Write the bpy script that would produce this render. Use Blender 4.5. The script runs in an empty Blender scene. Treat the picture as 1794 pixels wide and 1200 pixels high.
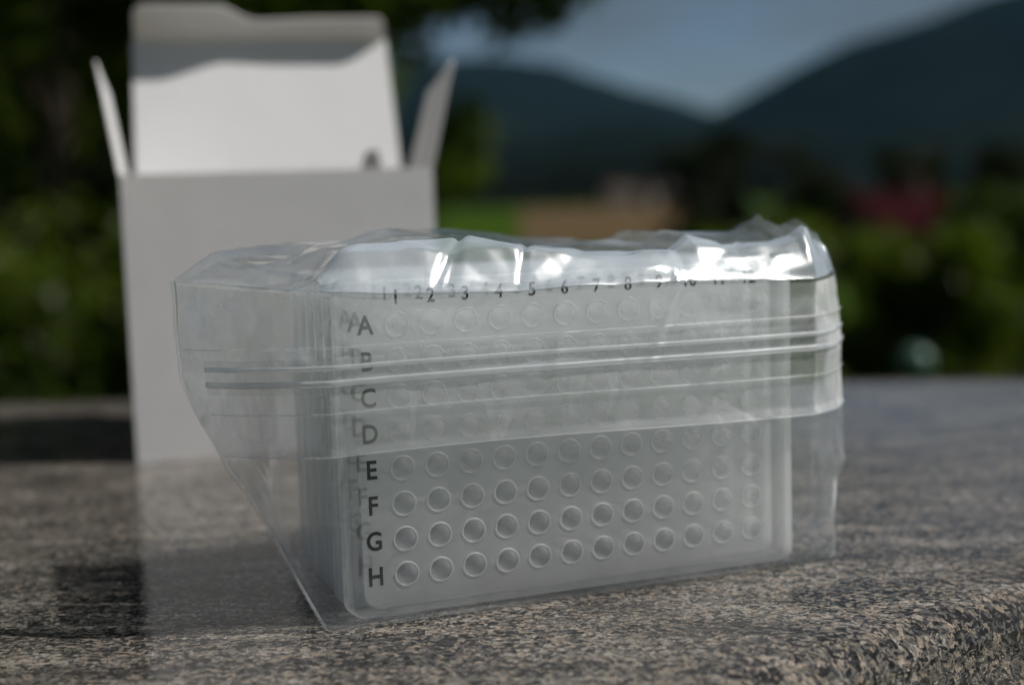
import bpy, bmesh, math, random
import numpy as np
from mathutils import Vector, Matrix, noise

random.seed(7)
rng = np.random.default_rng(11)
R = math.radians
SC = bpy.context.scene
COL = SC.collection

# ------------------------------------------------------------------ camera
cam_d = bpy.data.cameras.new('camera')
cam = bpy.data.objects.new('camera', cam_d)
COL.objects.link(cam)
SC.camera = cam
cam_d.sensor_fit = 'HORIZONTAL'
cam_d.sensor_width = 36.0
cam_d.lens = 46.15
cam_d.clip_start = 0.01
cam_d.clip_end = 20000
cam.matrix_world = (Matrix.Translation((0, 0, 0.10446)) @ Matrix.Rotation(math.pi / 2 - 0.1083, 4, 'X')
                    @ Matrix.Rotation(-0.03197, 4, 'Z'))
cam_d.dof.use_dof = True
cam_d.dof.focus_distance = 0.326
cam_d.dof.aperture_fstop = 5.4
cam_d.dof.aperture_blades = 7

# ------------------------------------------------------------------ light
SUN = Vector((0.67, -0.065, 0.74)).normalized()          # towards the sun
w = bpy.data.worlds.new('World')
SC.world = w
w.use_nodes = True
nt = w.node_tree
nt.nodes.clear()
out = nt.nodes.new('ShaderNodeOutputWorld')
bg = nt.nodes.new('ShaderNodeBackground')
sky = nt.nodes.new('ShaderNodeTexSky')
sky.sky_type = 'NISHITA'
sky.sun_disc = False
sky.sun_elevation = math.asin(SUN.z)
sky.sun_rotation = math.atan2(SUN.x, SUN.y)
sky.air_density = 0.8
sky.dust_density = 0.1
sky.ozone_density = 2.0
bg.inputs['Strength'].default_value = 0.05
# thin grey cloud spread over the whole sky
tc = nt.nodes.new('ShaderNodeTexCoord')
mp = nt.nodes.new('ShaderNodeMapping')
mp.inputs['Scale'].default_value = (1, 1, 3.2)
no = nt.nodes.new('ShaderNodeTexNoise')
no.inputs['Scale'].default_value = 2.6
no.inputs['Detail'].default_value = 5
cr = nt.nodes.new('ShaderNodeValToRGB')
cr.color_ramp.elements[0].position = 0.34
cr.color_ramp.elements[1].position = 0.60
mx = nt.nodes.new('ShaderNodeMix')
mx.data_type = 'RGBA'
mx.inputs['B'].default_value = (2.3, 2.55, 2.7, 1)
nt.links.new(tc.outputs['Generated'], mp.inputs['Vector'])
nt.links.new(mp.outputs['Vector'], no.inputs['Vector'])
nt.links.new(no.outputs['Fac'], cr.inputs['Fac'])
nt.links.new(cr.outputs['Color'], mx.inputs['Factor'])
nt.links.new(sky.outputs['Color'], mx.inputs['A'])
nt.links.new(mx.outputs['Result'], bg.inputs['Color'])
nt.links.new(bg.outputs['Background'], out.inputs['Surface'])

sun_d = bpy.data.lights.new('sun', 'SUN')
sun_d.energy = 4.6
sun_d.angle = R(0.53)
sun_d.color = (1.0, 0.97, 0.92)
sun = bpy.data.objects.new('sun', sun_d)
COL.objects.link(sun)
sun.rotation_euler = (-SUN).to_track_quat('-Z', 'Y').to_euler()

SC.view_settings.view_transform = 'Standard'
SC.view_settings.look = 'None'
SC.view_settings.exposure = -0.03
SC.view_settings.gamma = 1.0
SC.render.engine = 'CYCLES'
SC.cycles.use_denoising = True
SC.cycles.use_adaptive_sampling = True
SC.cycles.adaptive_threshold = 0.03
SC.cycles.adaptive_min_samples = 16
SC.cycles.max_bounces = 12
SC.cycles.diffuse_bounces = 6
SC.cycles.glossy_bounces = 5
SC.cycles.transmission_bounces = 8
SC.cycles.transparent_max_bounces = 32
SC.cycles.sample_clamp_indirect = 4.0
SC.cycles.caustics_reflective = False
SC.cycles.caustics_refractive = False

# ------------------------------------------------------------------ helpers
def link(o, parent=None):
    COL.objects.link(o)
    if parent is not None:
        o.parent = parent
    return o

def tag(o, label=None, cat=None, group=None, kind=None):
    if label: o['label'] = label
    if cat: o['category'] = cat
    if group: o['group'] = group
    if kind: o['kind'] = kind
    return o

def empty(name, loc=(0, 0, 0), rz=0.0):
    o = bpy.data.objects.new(name, None)
    o.empty_display_size = 0.01
    o.location = loc
    o.rotation_euler = (0, 0, rz)
    return link(o)

def mesh(name, vs, fs, mat, parent=None, smooth=False):
    me = bpy.data.meshes.new(name)
    me.from_pydata([tuple(v) for v in vs], [], [tuple(f) for f in fs])
    if smooth:
        me.polygons.foreach_set('use_smooth', [True] * len(me.polygons))
    me.materials.append(mat)
    me.update()
    return link(bpy.data.objects.new(name, me), parent)

def from_bm(name, bm, mat, parent=None, smooth=False):
    me = bpy.data.meshes.new(name)
    bm.to_mesh(me)
    bm.free()
    if smooth:
        me.polygons.foreach_set('use_smooth', [True] * len(me.polygons))
    me.materials.append(mat)
    return link(bpy.data.objects.new(name, me), parent)

def share(name, me, parent=None, loc=(0, 0, 0)):
    o = bpy.data.objects.new(name, me)
    o.location = loc
    return link(o, parent)

def grid_faces(nr, nc, off=0, wrap=False):
    fs = []
    m = nc if wrap else nc - 1
    for i in range(nr - 1):
        for j in range(m):
            a = off + i * nc + j
            b = off + i * nc + (j + 1) % nc
            fs.append((a, b, b + nc, a + nc))
    return fs

def box_bm(bm, x0, x1, y0, y1, z0, z1, M=None):
    r = bmesh.ops.create_cube(bm, size=1)
    S = Matrix.Translation(((x0 + x1) / 2, (y0 + y1) / 2, (z0 + z1) / 2)) @ Matrix.Diagonal((x1 - x0, y1 - y0, z1 - z0, 1))
    if M is not None:
        S = M @ S
    bmesh.ops.transform(bm, matrix=S, verts=r['verts'])
    return r['verts']

# ------------------------------------------------------------------ materials
class NT:
    def __init__(self, name):
        self.m = bpy.data.materials.new(name)
        self.m.use_nodes = True
        self.t = self.m.node_tree
        self.t.nodes.clear()
        self.out = self.n('OutputMaterial')
    def n(self, k, **kw):
        nd = self.t.nodes.new('ShaderNode' + k)
        for a, b in kw.items():
            setattr(nd, a, b)
        return nd
    def l(self, a, b):
        self.t.links.new(a, b)
    def coord(self, scale=(1, 1, 1), kind='Object', rot=(0, 0, 0)):
        c = self.n('TexCoord')
        mp = self.n('Mapping')
        mp.inputs['Scale'].default_value = scale
        mp.inputs['Rotation'].default_value = rot
        self.l(c.outputs[kind], mp.inputs['Vector'])
        return mp.outputs['Vector']
    def noise(self, vec, scale, detail=3, rough=0.5):
        nn = self.n('TexNoise')
        nn.inputs['Scale'].default_value = scale
        nn.inputs['Detail'].default_value = detail
        nn.inputs['Roughness'].default_value = rough
        if vec is not None:
            self.l(vec, nn.inputs['Vector'])
        return nn.outputs['Fac']
    def ramp(self, fac, stops, interp='LINEAR'):
        r = self.n('ValToRGB')
        r.color_ramp.interpolation = interp
        while len(r.color_ramp.elements) < len(stops):
            r.color_ramp.elements.new(0.5)
        for e, (p, c) in zip(r.color_ramp.elements, stops):
            e.position = p
            e.color = tuple(c) + (1,) if len(c) == 3 else c
        self.l(fac, r.inputs['Fac'])
        return r.outputs['Color']
    def math(self, op, a, b=None, c=None):
        m = self.n('Math', operation=op)
        for i, v in enumerate((a, b, c)):
            if v is None: continue
            if isinstance(v, (int, float)): m.inputs[i].default_value = v
            else: self.l(v, m.inputs[i])
        return m.outputs[0]
    def mix(self, fac, a, b, blend='MIX'):
        m = self.n('Mix', data_type='RGBA', blend_type=blend)
        for k, v in (('Factor', fac), ('A', a), ('B', b)):
            if isinstance(v, (int, float)): m.inputs[k].default_value = v
            elif isinstance(v, tuple): m.inputs[k].default_value = v + (1,)
            else: self.l(v, m.inputs[k])
        return m.outputs['Result']
    def mixs(self, fac, a, b):
        m = self.n('MixShader')
        if isinstance(fac, (int, float)): m.inputs[0].default_value = fac
        else: self.l(fac, m.inputs[0])
        self.l(a, m.inputs[1])
        self.l(b, m.inputs[2])
        return m.outputs[0]
    def bump(self, h, strength, dist):
        b = self.n('Bump')
        b.inputs['Strength'].default_value = strength
        b.inputs['Distance'].default_value = dist
        self.l(h, b.inputs['Height'])
        return b.outputs['Normal']
    def bsdf(self, k, color=None, rough=None, normal=None):
        b = self.n(k)
        if color is not None:
            if isinstance(color, tuple): b.inputs['Color'].default_value = color + (1,)
            else: self.l(color, b.inputs['Color'])
        if rough is not None: b.inputs['Roughness'].default_value = rough
        if normal is not None: self.l(normal, b.inputs['Normal'])
        return b.outputs[0]
    def done(self, s):
        self.l(s, self.out.inputs['Surface'])
        return self.m

def principled(name, color, rough=0.6, normal=None, spec=0.5, nt=None, rough_sock=None):
    t = nt or NT(name)
    p = t.n('BsdfPrincipled')
    if isinstance(color, tuple): p.inputs['Base Color'].default_value = color + (1,)
    else: t.l(color, p.inputs['Base Color'])
    p.inputs['Roughness'].default_value = rough
    if rough_sock is not None: t.l(rough_sock, p.inputs['Roughness'])
    p.inputs['Specular IOR Level'].default_value = spec
    if normal is not None: t.l(normal, p.inputs['Normal'])
    return t.done(p.outputs[0])

def thin_sheet(name, haze, tint, scatter, base_refl, rough, bump_scale=None, bump_amt=0.0, glaze=5.0, graze=0.85, back=0.5, patchy=0.0):
    """A clear plastic sheet: mostly see-through, a little milky, mirror-like when seen edge-on."""
    t = NT(name)
    nrm = None
    if bump_scale:
        v = t.coord()
        nrm = t.bump(t.noise(v, bump_scale, 3), 1.0, bump_amt)
    lw = t.n('LayerWeight')
    lw.inputs['Blend'].default_value = 0.5
    if nrm is not None: t.l(nrm, lw.inputs['Normal'])
    f = t.math('POWER', lw.outputs['Facing'], glaze)
    f = t.math('MULTIPLY_ADD', f, graze, base_refl)
    f = t.math('MINIMUM', f, 0.9)
    clear = t.bsdf('BsdfTransparent', tint)
    milk = t.mixs(back, t.bsdf('BsdfDiffuse', scatter), t.bsdf('BsdfTranslucent', scatter))
    # edge-on, light runs a longer way through the sheet and more of it scatters
    hz = t.math('DIVIDE', haze, t.math('MAXIMUM', t.math('SUBTRACT', 1.0, lw.outputs['Facing']), 0.33))
    hz = t.math('MINIMUM', hz, max(0.5, haze))
    if patchy:
        lo = 0.62 if haze > 0.1 else 0.35
        pv = t.coord((1, 1, 0.7), rot=(0.3, 0.5, 0.2))
        pn = t.n('TexNoise')
        pn.inputs['Scale'].default_value = 55; pn.inputs['Detail'].default_value = 2; pn.inputs['Distortion'].default_value = 1.6
        t.l(pv, pn.inputs['Vector'])
        pf = t.ramp(pn.outputs['Fac'], [(0.38, (lo, lo, lo)), (0.56, (0.75, 0.75, 0.75)), (0.61, (1, 1, 1)), (0.75, (0.65, 0.65, 0.65))])
        hz = t.math('MULTIPLY', hz, t.math('MULTIPLY', pf, patchy))
    body = t.mixs(hz, clear, milk)
    gl = t.bsdf('BsdfGlossy', (1, 1, 1), rough, nrm)
    return t.done(t.mixs(f, body, gl))

M = {}
M['top_film'] = thin_sheet('crumpled clear film', 0.022, (0.965, 0.98, 0.985), (0.82, 0.90, 0.98), 0.09, 0.14, 70, 0.0002, patchy=1.5)
M['zip_band'] = thin_sheet('zip band film', 0.13, (0.995, 0.995, 0.995), (0.96, 0.98, 1.0), 0.05, 0.25, graze=0.3, back=0.35)
M['milky_sheen'] = thin_sheet('bunched clear film', 0.19, (0.965, 0.98, 0.985), (0.80, 0.90, 1.0), 0.055, 0.27, 40, 0.0002, back=0.35)  # bluish milk paints the bright sky sheen into the film's colour
M['mouth'] = thin_sheet('hazy doubled film', 0.24, (0.995, 0.995, 0.995), (0.975, 0.99, 1.0), 0.045, 0.14, 60, 0.0006, graze=0.18, back=0.15, patchy=1.2)
M['fold'] = thin_sheet('folded film line', 0.10, (0.97, 0.98, 0.98), (0.90, 0.94, 0.97), 0.04, 0.33, graze=0.35)
M['film'] = thin_sheet('clear film', 0.032, (0.98, 0.985, 0.985), (0.86, 0.90, 0.93), 0.055, 0.08, 60, 0.0006, graze=0.85, patchy=2.7)
M['film_edge'] = thin_sheet('welded film', 0.22, (0.93, 0.95, 0.95), (0.85, 0.88, 0.90), 0.08, 0.10)
M['zip'] = thin_sheet('zip plastic', 0.26, (0.99, 0.99, 0.99), (0.93, 0.96, 0.99), 0.06, 0.28)
M['plate'] = thin_sheet('clear polypropylene', 0.47, (0.996, 0.997, 0.998), (0.995, 0.996, 0.998), 0.025, 0.30, graze=0.2, back=0.5)
M['skirt'] = thin_sheet('clear polypropylene skirt', 0.32, (0.985, 0.992, 0.992), (0.97, 0.985, 0.985), 0.03, 0.25, graze=0.3)
M['rim'] = thin_sheet('clear polypropylene rim', 0.72, (0.996, 0.997, 0.998), (0.996, 0.997, 0.998), 0.02, 0.25, graze=0.1, back=0.5)
M['well'] = thin_sheet('clear polypropylene well', 0.13, (0.996, 0.997, 0.998), (0.995, 0.996, 0.998), 0.025, 0.22, graze=0.12, back=0.55)
M['ink'] = principled('black ink', (0.012, 0.012, 0.014), 0.45)

def card(name, c):
    t = NT(name)
    v = t.coord()
    n1 = t.noise(v, 900, 2)
    col = t.mix(t.noise(v, 14, 3), tuple(x * 0.96 for x in c), c)
    hsum = t.math('ADD', t.math('MULTIPLY', n1, 0.03), t.noise(v, 22, 2))
    nrm = t.bump(hsum, 0.35, 0.0022)
    d = t.bsdf('BsdfDiffuse', col, None, nrm)
    tr = t.bsdf('BsdfTranslucent', (0.9, 0.80, 0.62), None, nrm)
    g = t.bsdf('BsdfGlossy', (1, 1, 1), 0.45, nrm)
    return t.done(t.mixs(0.03, t.mixs(0.20, d, tr), g))
M['card'] = card('white card', (0.80, 0.797, 0.81))

def granite(name, polished=True):
    t = NT(name)
    v0 = t.coord((1, 1, 1))
    # warp so that the grains are not clean polygons
    wn = t.n('TexNoise'); wn.inputs['Scale'].default_value = 420; wn.inputs['Detail'].default_value = 3
    t.l(v0, wn.inputs['Vector'])
    vm = t.n('VectorMath', operation='SCALE'); vm.inputs['Scale'].default_value = 0.0035
    t.l(wn.outputs['Color'], vm.inputs[0])
    va = t.n('VectorMath', operation='ADD')
    t.l(v0, va.inputs[0]); t.l(vm.outputs[0], va.inputs[1])
    st = t.n('Mapping'); st.inputs['Scale'].default_value = (0.75, 1.1, 1); st.inputs['Rotation'].default_value = (0, 0, 0.25)
    t.l(va.outputs[0], st.inputs['Vector'])
    vec = st.outputs['Vector']
    vo = t.n('TexVoronoi'); vo.inputs['Scale'].default_value = 950; t.l(vec, vo.inputs['Vector'])
    sep = t.n('SeparateColor'); t.l(vo.outputs['Color'], sep.inputs[0])
    fm = t.n('Mapping'); fm.inputs['Scale'].default_value = (0.32, 1.35, 1); fm.inputs['Rotation'].default_value = (0, 0, -0.12)
    t.l(va.outputs[0], fm.inputs['Vector'])
    flow = t.noise(fm.outputs['Vector'], 62, 5, 0.68)
    k = t.math('ADD', sep.outputs[0], t.math('MULTIPLY_ADD', flow, 2.0, -1.03))
    col = t.ramp(k, [(0.0, (0.012, 0.013, 0.015)), (0.20, (0.020, 0.022, 0.026)), (0.32, (0.075, 0.075, 0.075)),
                     (0.50, (0.140, 0.130, 0.116)), (0.66, (0.205, 0.185, 0.158)), (0.80, (0.28, 0.220, 0.165)), (0.95, (0.34, 0.315, 0.28))])
    v2 = t.n('TexVoronoi'); v2.inputs['Scale'].default_value = 1500; t.l(va.outputs[0], v2.inputs['Vector'])
    s2 = t.n('SeparateColor'); t.l(v2.outputs['Color'], s2.inputs[0])
    speck = t.ramp(s2.outputs[1], [(0.0, (0.25, 0.25, 0.27)), (0.22, (0.45, 0.45, 0.47)), (0.30, (0.9, 0.9, 0.9)), (0.8, (1, 1, 1)), (0.95, (1.35, 1.3, 1.25))])
    col = t.mix(1.0, col, speck, 'MULTIPLY')
    patch = t.noise(v0, 9, 3)
    col = t.mix(t.ramp(patch, [(0.35, (0, 0, 0)), (0.7, (0.45, 0.45, 0.45))]), col, (0.10, 0.09, 0.08))
    if polished:
        rs = t.math('MULTIPLY_ADD', t.noise(v0, 55, 4), 0.08, 0.025)
        nrm = t.bump(t.noise(v0, 700, 2), 0.15, 0.00003)
        return principled(name, col, 0.2, nrm, 0.22, t, rs)
    lich = t.ramp(t.noise(v0, 70, 4), [(0.56, (0, 0, 0)), (0.72, (0.6, 0.6, 0.6))])
    col = t.mix(lich, col, (0.10, 0.088, 0.06))
    nrm = t.bump(t.noise(v0, 260, 5, 0.65), 1.0, 0.002)
    return principled(name, col, 0.75, nrm, 0.35, t)
M['granite'] = granite('polished granite')
M['granite_rough'] = granite('split granite', False)

def two_tone(name, a, b, scale, rough=0.8, detail=4, kind='Object', bump=None, spec=0.3):
    t = NT(name)
    v = t.coord(kind=kind)
    col = t.mix(t.ramp(t.noise(v, scale, detail), [(0.35, (0, 0, 0)), (0.65, (1, 1, 1))]), a, b)
    nrm = t.bump(t.noise(v, bump[0], 4), 1.0, bump[1]) if bump else None
    return principled(name, col, rough, nrm, spec, t)

def leaf_mat(name, a, b):
    t = NT(name)
    oi = t.n('ObjectInfo')
    v = t.coord()
    f = t.noise(v, 3.2, 3)
    col = t.mix(t.ramp(f, [(0.35, (0, 0, 0)), (0.65, (1, 1, 1))]), a, b)
    d = t.bsdf('BsdfDiffuse', col)
    tr = t.bsdf('BsdfTranslucent', tuple(min(1, x * y) for x, y in zip(b, (1.3, 1.5, 0.6))))
    g = t.bsdf('BsdfGlossy', (1, 1, 1), 0.4)
    return t.done(t.mixs(0.012, t.mixs(0.42, d, tr), g))
M['leaf_dark'] = leaf_mat('dark leaf', (0.016, 0.026, 0.005), (0.10, 0.135, 0.014))  # lighter patches paint sunlit clumps into the leaf colour
M['leaf_mid'] = leaf_mat('green leaf', (0.018, 0.030, 0.007), (0.040, 0.062, 0.011))
M['leaf_far'] = leaf_mat('far leaf', (0.008, 0.012, 0.006), (0.016, 0.022, 0.008))
M['bark'] = two_tone('bark', (0.05, 0.038, 0.028), (0.09, 0.07, 0.05), 14, 0.9, bump=(30, 0.02))
M['lawn'] = two_tone('grass', (0.028, 0.050, 0.009), (0.044, 0.072, 0.013), 0.6, 0.9, kind='Object', spec=0.0)
M['meadow'] = two_tone('meadow', (0.030, 0.058, 0.006), (0.042, 0.072, 0.009), 0.02, 0.9, spec=0.0)
M['stubble'] = two_tone('stubble', (0.085, 0.060, 0.032), (0.115, 0.080, 0.044), 0.03, 0.9, spec=0.0)
M['forest_far'] = two_tone('wooded slope', (0.004, 0.006, 0.005), (0.008, 0.011, 0.007), 0.012, 0.95, 6, spec=0.0)
M['roof_red'] = two_tone('red tiles', (0.018, 0.006, 0.007), (0.034, 0.008, 0.009), 4, 0.7, spec=0.0)
M['roof_brown'] = two_tone('brown tiles', (0.045, 0.028, 0.02), (0.065, 0.04, 0.028), 2, 0.8)
M['render'] = two_tone('pale render', (0.20, 0.185, 0.15), (0.26, 0.24, 0.20), 1.5, 0.85)
M['timber'] = two_tone('dark timber', (0.07, 0.045, 0.03), (0.11, 0.07, 0.045), 5, 0.85)
M['pane'] = principled('window glass', (0.02, 0.025, 0.03), 0.08)
M['stone'] = two_tone('rubble stone', (0.18, 0.17, 0.155), (0.28, 0.26, 0.235), 20, 0.9, bump=(60, 0.01))
M['glaze'] = two_tone('pale green glaze', (0.05, 0.10, 0.08), (0.075, 0.13, 0.10), 30, 0.25)
M['soil'] = two_tone('soil', (0.03, 0.022, 0.016), (0.05, 0.04, 0.03), 60, 0.95)

# ------------------------------------------------------------------ ground, fields, hills
def ground_z(x, y):
    t = min(1, max(0, (y - 7) / 33.0))
    t = t * t * (3 - 2 * t)
    return -0.80 - 3.2 * t

def build_ground():
    ys = [-400, -150, -40, -8, 0, 2, 4, 6, 7] + [7 + 33 * i / 24 for i in range(1, 25)] + [60, 120, 300, 700, 1500, 3000, 5500]
    xs = [-5000, -1500, -300, -60, -20, -8, -3, 0, 3, 8, 20, 60, 300, 1500, 5000]
    vs = [(x, y, ground_z(x, y)) for y in ys for x in xs]
    o = mesh('ground', vs, grid_faces(len(ys), len(xs)), M['lawn'], None, True)
    tag(o, 'grass ground falling away from the slab to the valley floor', None, None, 'structure')
build_ground()

def sheet(name, pts, z, mat, label):
    o = mesh(name, [(x, y, z) for x, y in pts], [tuple(range(len(pts)))], mat)
    tag(o, label, None, None, 'structure')
sheet('meadow', [(-60, 105), (0.5, 105), (4.0, 560), (-150, 560)], -3.97, M['meadow'], 'bright green meadow on the valley floor')
sheet('field', [(0.9, 105), (16.5, 105), (75, 540), (5.0, 540)], -3.97, M['stubble'], 'tan harvested field on the valley floor')

def ridge(name, pts, y0, depth, seed, label):
    """A wooded hill: crest profile pts (x, height) at distance y0, falling to the valley on both sides."""
    xs = np.linspace(pts[0][0], pts[-1][0], 130)
    hs = np.interp(xs, [p[0] for p in pts], [p[1] for p in pts])
    ker = np.hanning(9); ker /= ker.sum()
    hs = hs * (1 + 0.07 * np.array([noise.fractal(Vector((x / 160, seed, 2.0)), 0.9, 2.0, 4) for x in xs]))
    hs = np.convolve(np.pad(hs, 4, mode='edge'), ker, 'valid')
    rows = 34
    vs = []
    for i in range(rows):
        t = i / (rows - 1) * 2 - 1                      # -1 near foot, 0 crest, 1 far foot
        prof = math.cos(t * math.pi / 2) ** 1.3
        for x, h in zip(xs, hs):
            n = noise.fractal(Vector((x / 420 + seed, t * 2.2, seed)), 0.9, 2.0, 5)
            n2 = noise.noise(Vector((x / 30, t * 26, seed)))
            z = -6 + (h + 6) * prof * (1 + 0.16 * n * (1 - prof ** 6)) + n2 * 3.5 * prof
            vs.append((x + 40 * n, y0 + t * depth, z))
    o = mesh(name, vs, grid_faces(rows, len(xs)), M['forest_far'], None, True)
    tag(o, label, None, None, 'structure')
ridge('hill_left', [(-4200, 180), (-2600, 330), (-1500, 300), (-700, 310), (-330, 335), (-120, 372), (0, 385), (160, 338), (365, 268), (552, 212), (800, 150), (1300, 80), (1700, -2)], 3600, 1500, 3.1,
      'blue wooded hill dipping towards the notch')
ridge('hill_right', [(40, -4), (200, 50), (353, 128), (503, 196), (703, 268), (897, 330), (1080, 385), (1300, 450), (1700, 520), (2600, 580), (4200, 400)], 2300, 1000, 8.7,
      'dark wooded hill rising to the right edge')

ridge('hill_middle', [(-900, 30), (-500, 60), (-250, 92), (-90, 80), (20, 62), (150, 78), (260, 60), (380, 44), (520, 58), (700, 30), (1000, -4)], 1450, 420, 5.5,
      'low dark wooded rise in the middle of the valley')

# ------------------------------------------------------------------ plants
def leaf_cloud(n, clumps, size, seed):
    """n leaf faces spread round clump centres [(x,y,z,r)]; returns verts, faces."""
    r = np.random.default_rng(seed)
    cl = np.array(clumps, float)
    wts = cl[:, 3] ** 2.2
    idx = r.choice(len(cl), n, p=wts / wts.sum())
    d = r.normal(size=(n, 3)); d /= np.linalg.norm(d, axis=1)[:, None]
    rad = cl[idx, 3] * (r.random(n) ** 0.45)
    c = cl[idx, :3] + d * rad[:, None] * np.array([1, 1, 0.8])
    a = r.normal(size=(n, 3)); a /= np.linalg.norm(a, axis=1)[:, None]
    b = np.cross(a, r.normal(size=(n, 3))); b /= np.linalg.norm(b, axis=1)[:, None]
    s = size * (0.6 + 0.8 * r.random(n))[:, None]
    nn = np.cross(a, b) * s * 0.18
    v = np.stack([c - a * s, c - b * s * 0.42 + nn, c + a * s, c + b * s * 0.42 + nn], 1).reshape(-1, 3)
    f = np.arange(4 * n).reshape(-1, 4)
    return v, f

def limb_tube(vs, fs, pts, radii, seg=8):
    base = len(vs)
    for k, (p, r) in enumerate(zip(pts, radii)):
        p = Vector(p)
        q = Vector(pts[min(k + 1, len(pts) - 1)]) - Vector(pts[max(k - 1, 0)])
        q.normalize()
        s = q.orthogonal().normalized()
        t = q.cross(s)
        for j in range(seg):
            a = 2 * math.pi * j / seg
            vs.append(tuple(p + (s * math.cos(a) + t * math.sin(a)) * r))
    fs.extend(grid_faces(len(pts), seg, base, True))

def make_tree(name, loc, height, spread, n, size, leaf, seed, label, cat='tree', group=None, clumps=None, trunk_r=None, low=0.25):
    rr = random.Random(seed)
    root = empty(name, loc)
    tag(root, label, cat, group)
    if clumps is None:
        clumps = []
        for i in range(26):
            a = rr.uniform(0, 6.283)
            zz = rr.uniform(low, 0.92)
            env = math.sin(math.pi * min(1, max(0.05, (zz - low * 0.6) / (1.05 - low * 0.6)))) ** 0.6
            q = rr.uniform(0.15, 0.85) * env * spread
            clumps.append((q * math.cos(a), q * math.sin(a), zz * height, rr.uniform(0.22, 0.42) * spread))
    tr = trunk_r or height * 0.022
    vs, fs = [], []
    top = (0.03 * height, 0.02 * height, 0.72 * height)
    limb_tube(vs, fs, [(0, 0, -0.02), (0.01 * height, 0, 0.25 * height), (0.02 * height, 0.01 * height, 0.5 * height), top],
              [tr * 1.25, tr, tr * 0.75, tr * 0.3])
    for c in clumps[:12]:
        zb = min(c[2] * 0.6, 0.65 * height)
        f = zb / height
        s = (0.03 * height * f, 0.015 * height * f, zb)
        mid = ((s[0] + c[0]) / 2, (s[1] + c[1]) / 2, (zb + c[2]) / 2 + 0.04 * height)
        limb_tube(vs, fs, [s, mid, c[:3]], [tr * 0.45, tr * 0.3, tr * 0.1], 6)
    mesh('trunk', vs, fs, M['bark'], root, True)
    v, f = leaf_cloud(n, clumps, size, seed)
    mesh('crown', v.tolist(), f.tolist(), M[leaf], root)
    return root

# the big tree behind the white box: crown reaches over to the right along the top of the picture
cl = []
rr = random.Random(5)
for i in range(60):
    cl.append((rr.uniform(-1.3, 1.15), rr.uniform(-0.6, 0.9), rr.uniform(0.55, 3.1), rr.uniform(0.28, 0.55)))
for i in range(12):
    cl.append((1.2 + 0.075 * i, rr.uniform(-0.2, 0.2), 1.60 + 0.004 * i + rr.uniform(-0.07, 0.10), rr.uniform(0.12, 0.20)))
for i in range(12):
    cl.append((1.1 + 0.14 * i, rr.uniform(-0.3, 0.3), 2.25 + rr.uniform(-0.1, 0.3), rr.uniform(0.2, 0.34)))
for i in range(7):
    cl.append((1.45 + rr.uniform(-0.18, 0.22), rr.uniform(-0.2, 0.2), 1.15 + rr.uniform(-0.3, 0.4), rr.uniform(0.08, 0.15)))
make_tree('garden_tree', (-1.75, 5.0, -0.8), 2.9, 1.2, 46000, 0.042, 'leaf_dark', 21,
          'dark leafy tree behind the white box with a branch reaching right', clumps=cl, trunk_r=0.09)

G0 = 'trees behind the white box'
make_tree('garden_tree', (-3.6, 8.2, -0.9), 3.4, 1.5, 20000, 0.06, 'leaf_dark', 22, 'dense dark tree at the left edge behind the big tree', 'tree', G0, low=0.1)
make_tree('garden_tree', (-1.95, 9.0, -1.0), 3.3, 1.35, 18000, 0.06, 'leaf_dark', 23, 'dense dark tree hidden mostly by the open lid', 'tree', G0, low=0.1)

def shrub(name, loc, h, w_, n, size, leaf, seed, label, group=None):
    rr = random.Random(seed)
    clumps = []
    for i in range(22):
        a = rr.uniform(0, 6.283)
        zz = rr.uniform(0.12, 0.85)
        q = rr.uniform(0, 0.8) * w_ * (1.0 - 0.45 * zz)
        clumps.append((q * math.cos(a), q * math.sin(a), zz * h, rr.uniform(0.18, 0.32) * w_))
    root = empty(name, loc)
    tag(root, label, 'shrub', group)
    vs, fs = [], []
    for c in clumps[:9]:
        limb_tube(vs, fs, [(c[0] * 0.1, c[1] * 0.1, 0), (c[0] * 0.5, c[1] * 0.5, c[2] * 0.55), c[:3]], [0.018, 0.012, 0.005], 6)
    mesh('stem', vs, fs, M['bark'], root, True)
    v, f = leaf_cloud(n, clumps, size, seed)
    mesh('foliage', v.tolist(), f.tolist(), M[leaf], root)
    return root

G1 = 'shrubs growing behind the slab'
shrub('shrub', (-1.75, 3.7, -0.8), 1.05, 0.62, 7000, 0.03, 'leaf_dark', 1, 'dark shrub at the left edge under the big tree', G1)
shrub('shrub', (-0.95, 4.1, -0.8), 0.95, 0.55, 6000, 0.03, 'leaf_dark', 2, 'dark shrub right behind the white box', G1)
shrub('shrub', (1.05, 5.6, -0.8), 0.80, 0.60, 6000, 0.03, 'leaf_dark', 3, 'low dark shrub just beyond the right end of the bag', G1)
shrub('shrub', (1.62, 5.2, -0.8), 0.78, 0.50, 6000, 0.03, 'leaf_dark', 4, 'dark shrub in front of the red roof', G1)
shrub('shrub', (2.15, 5.8, -0.8), 0.93, 0.62, 7000, 0.032, 'leaf_mid', 5, 'brighter green shrub at the right edge', G1)
shrub('shrub', (2.75, 5.0, -0.8), 0.9, 0.6, 6000, 0.032, 'leaf_dark', 6, 'dark shrub cut off by the right edge of the picture', G1)

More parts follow.
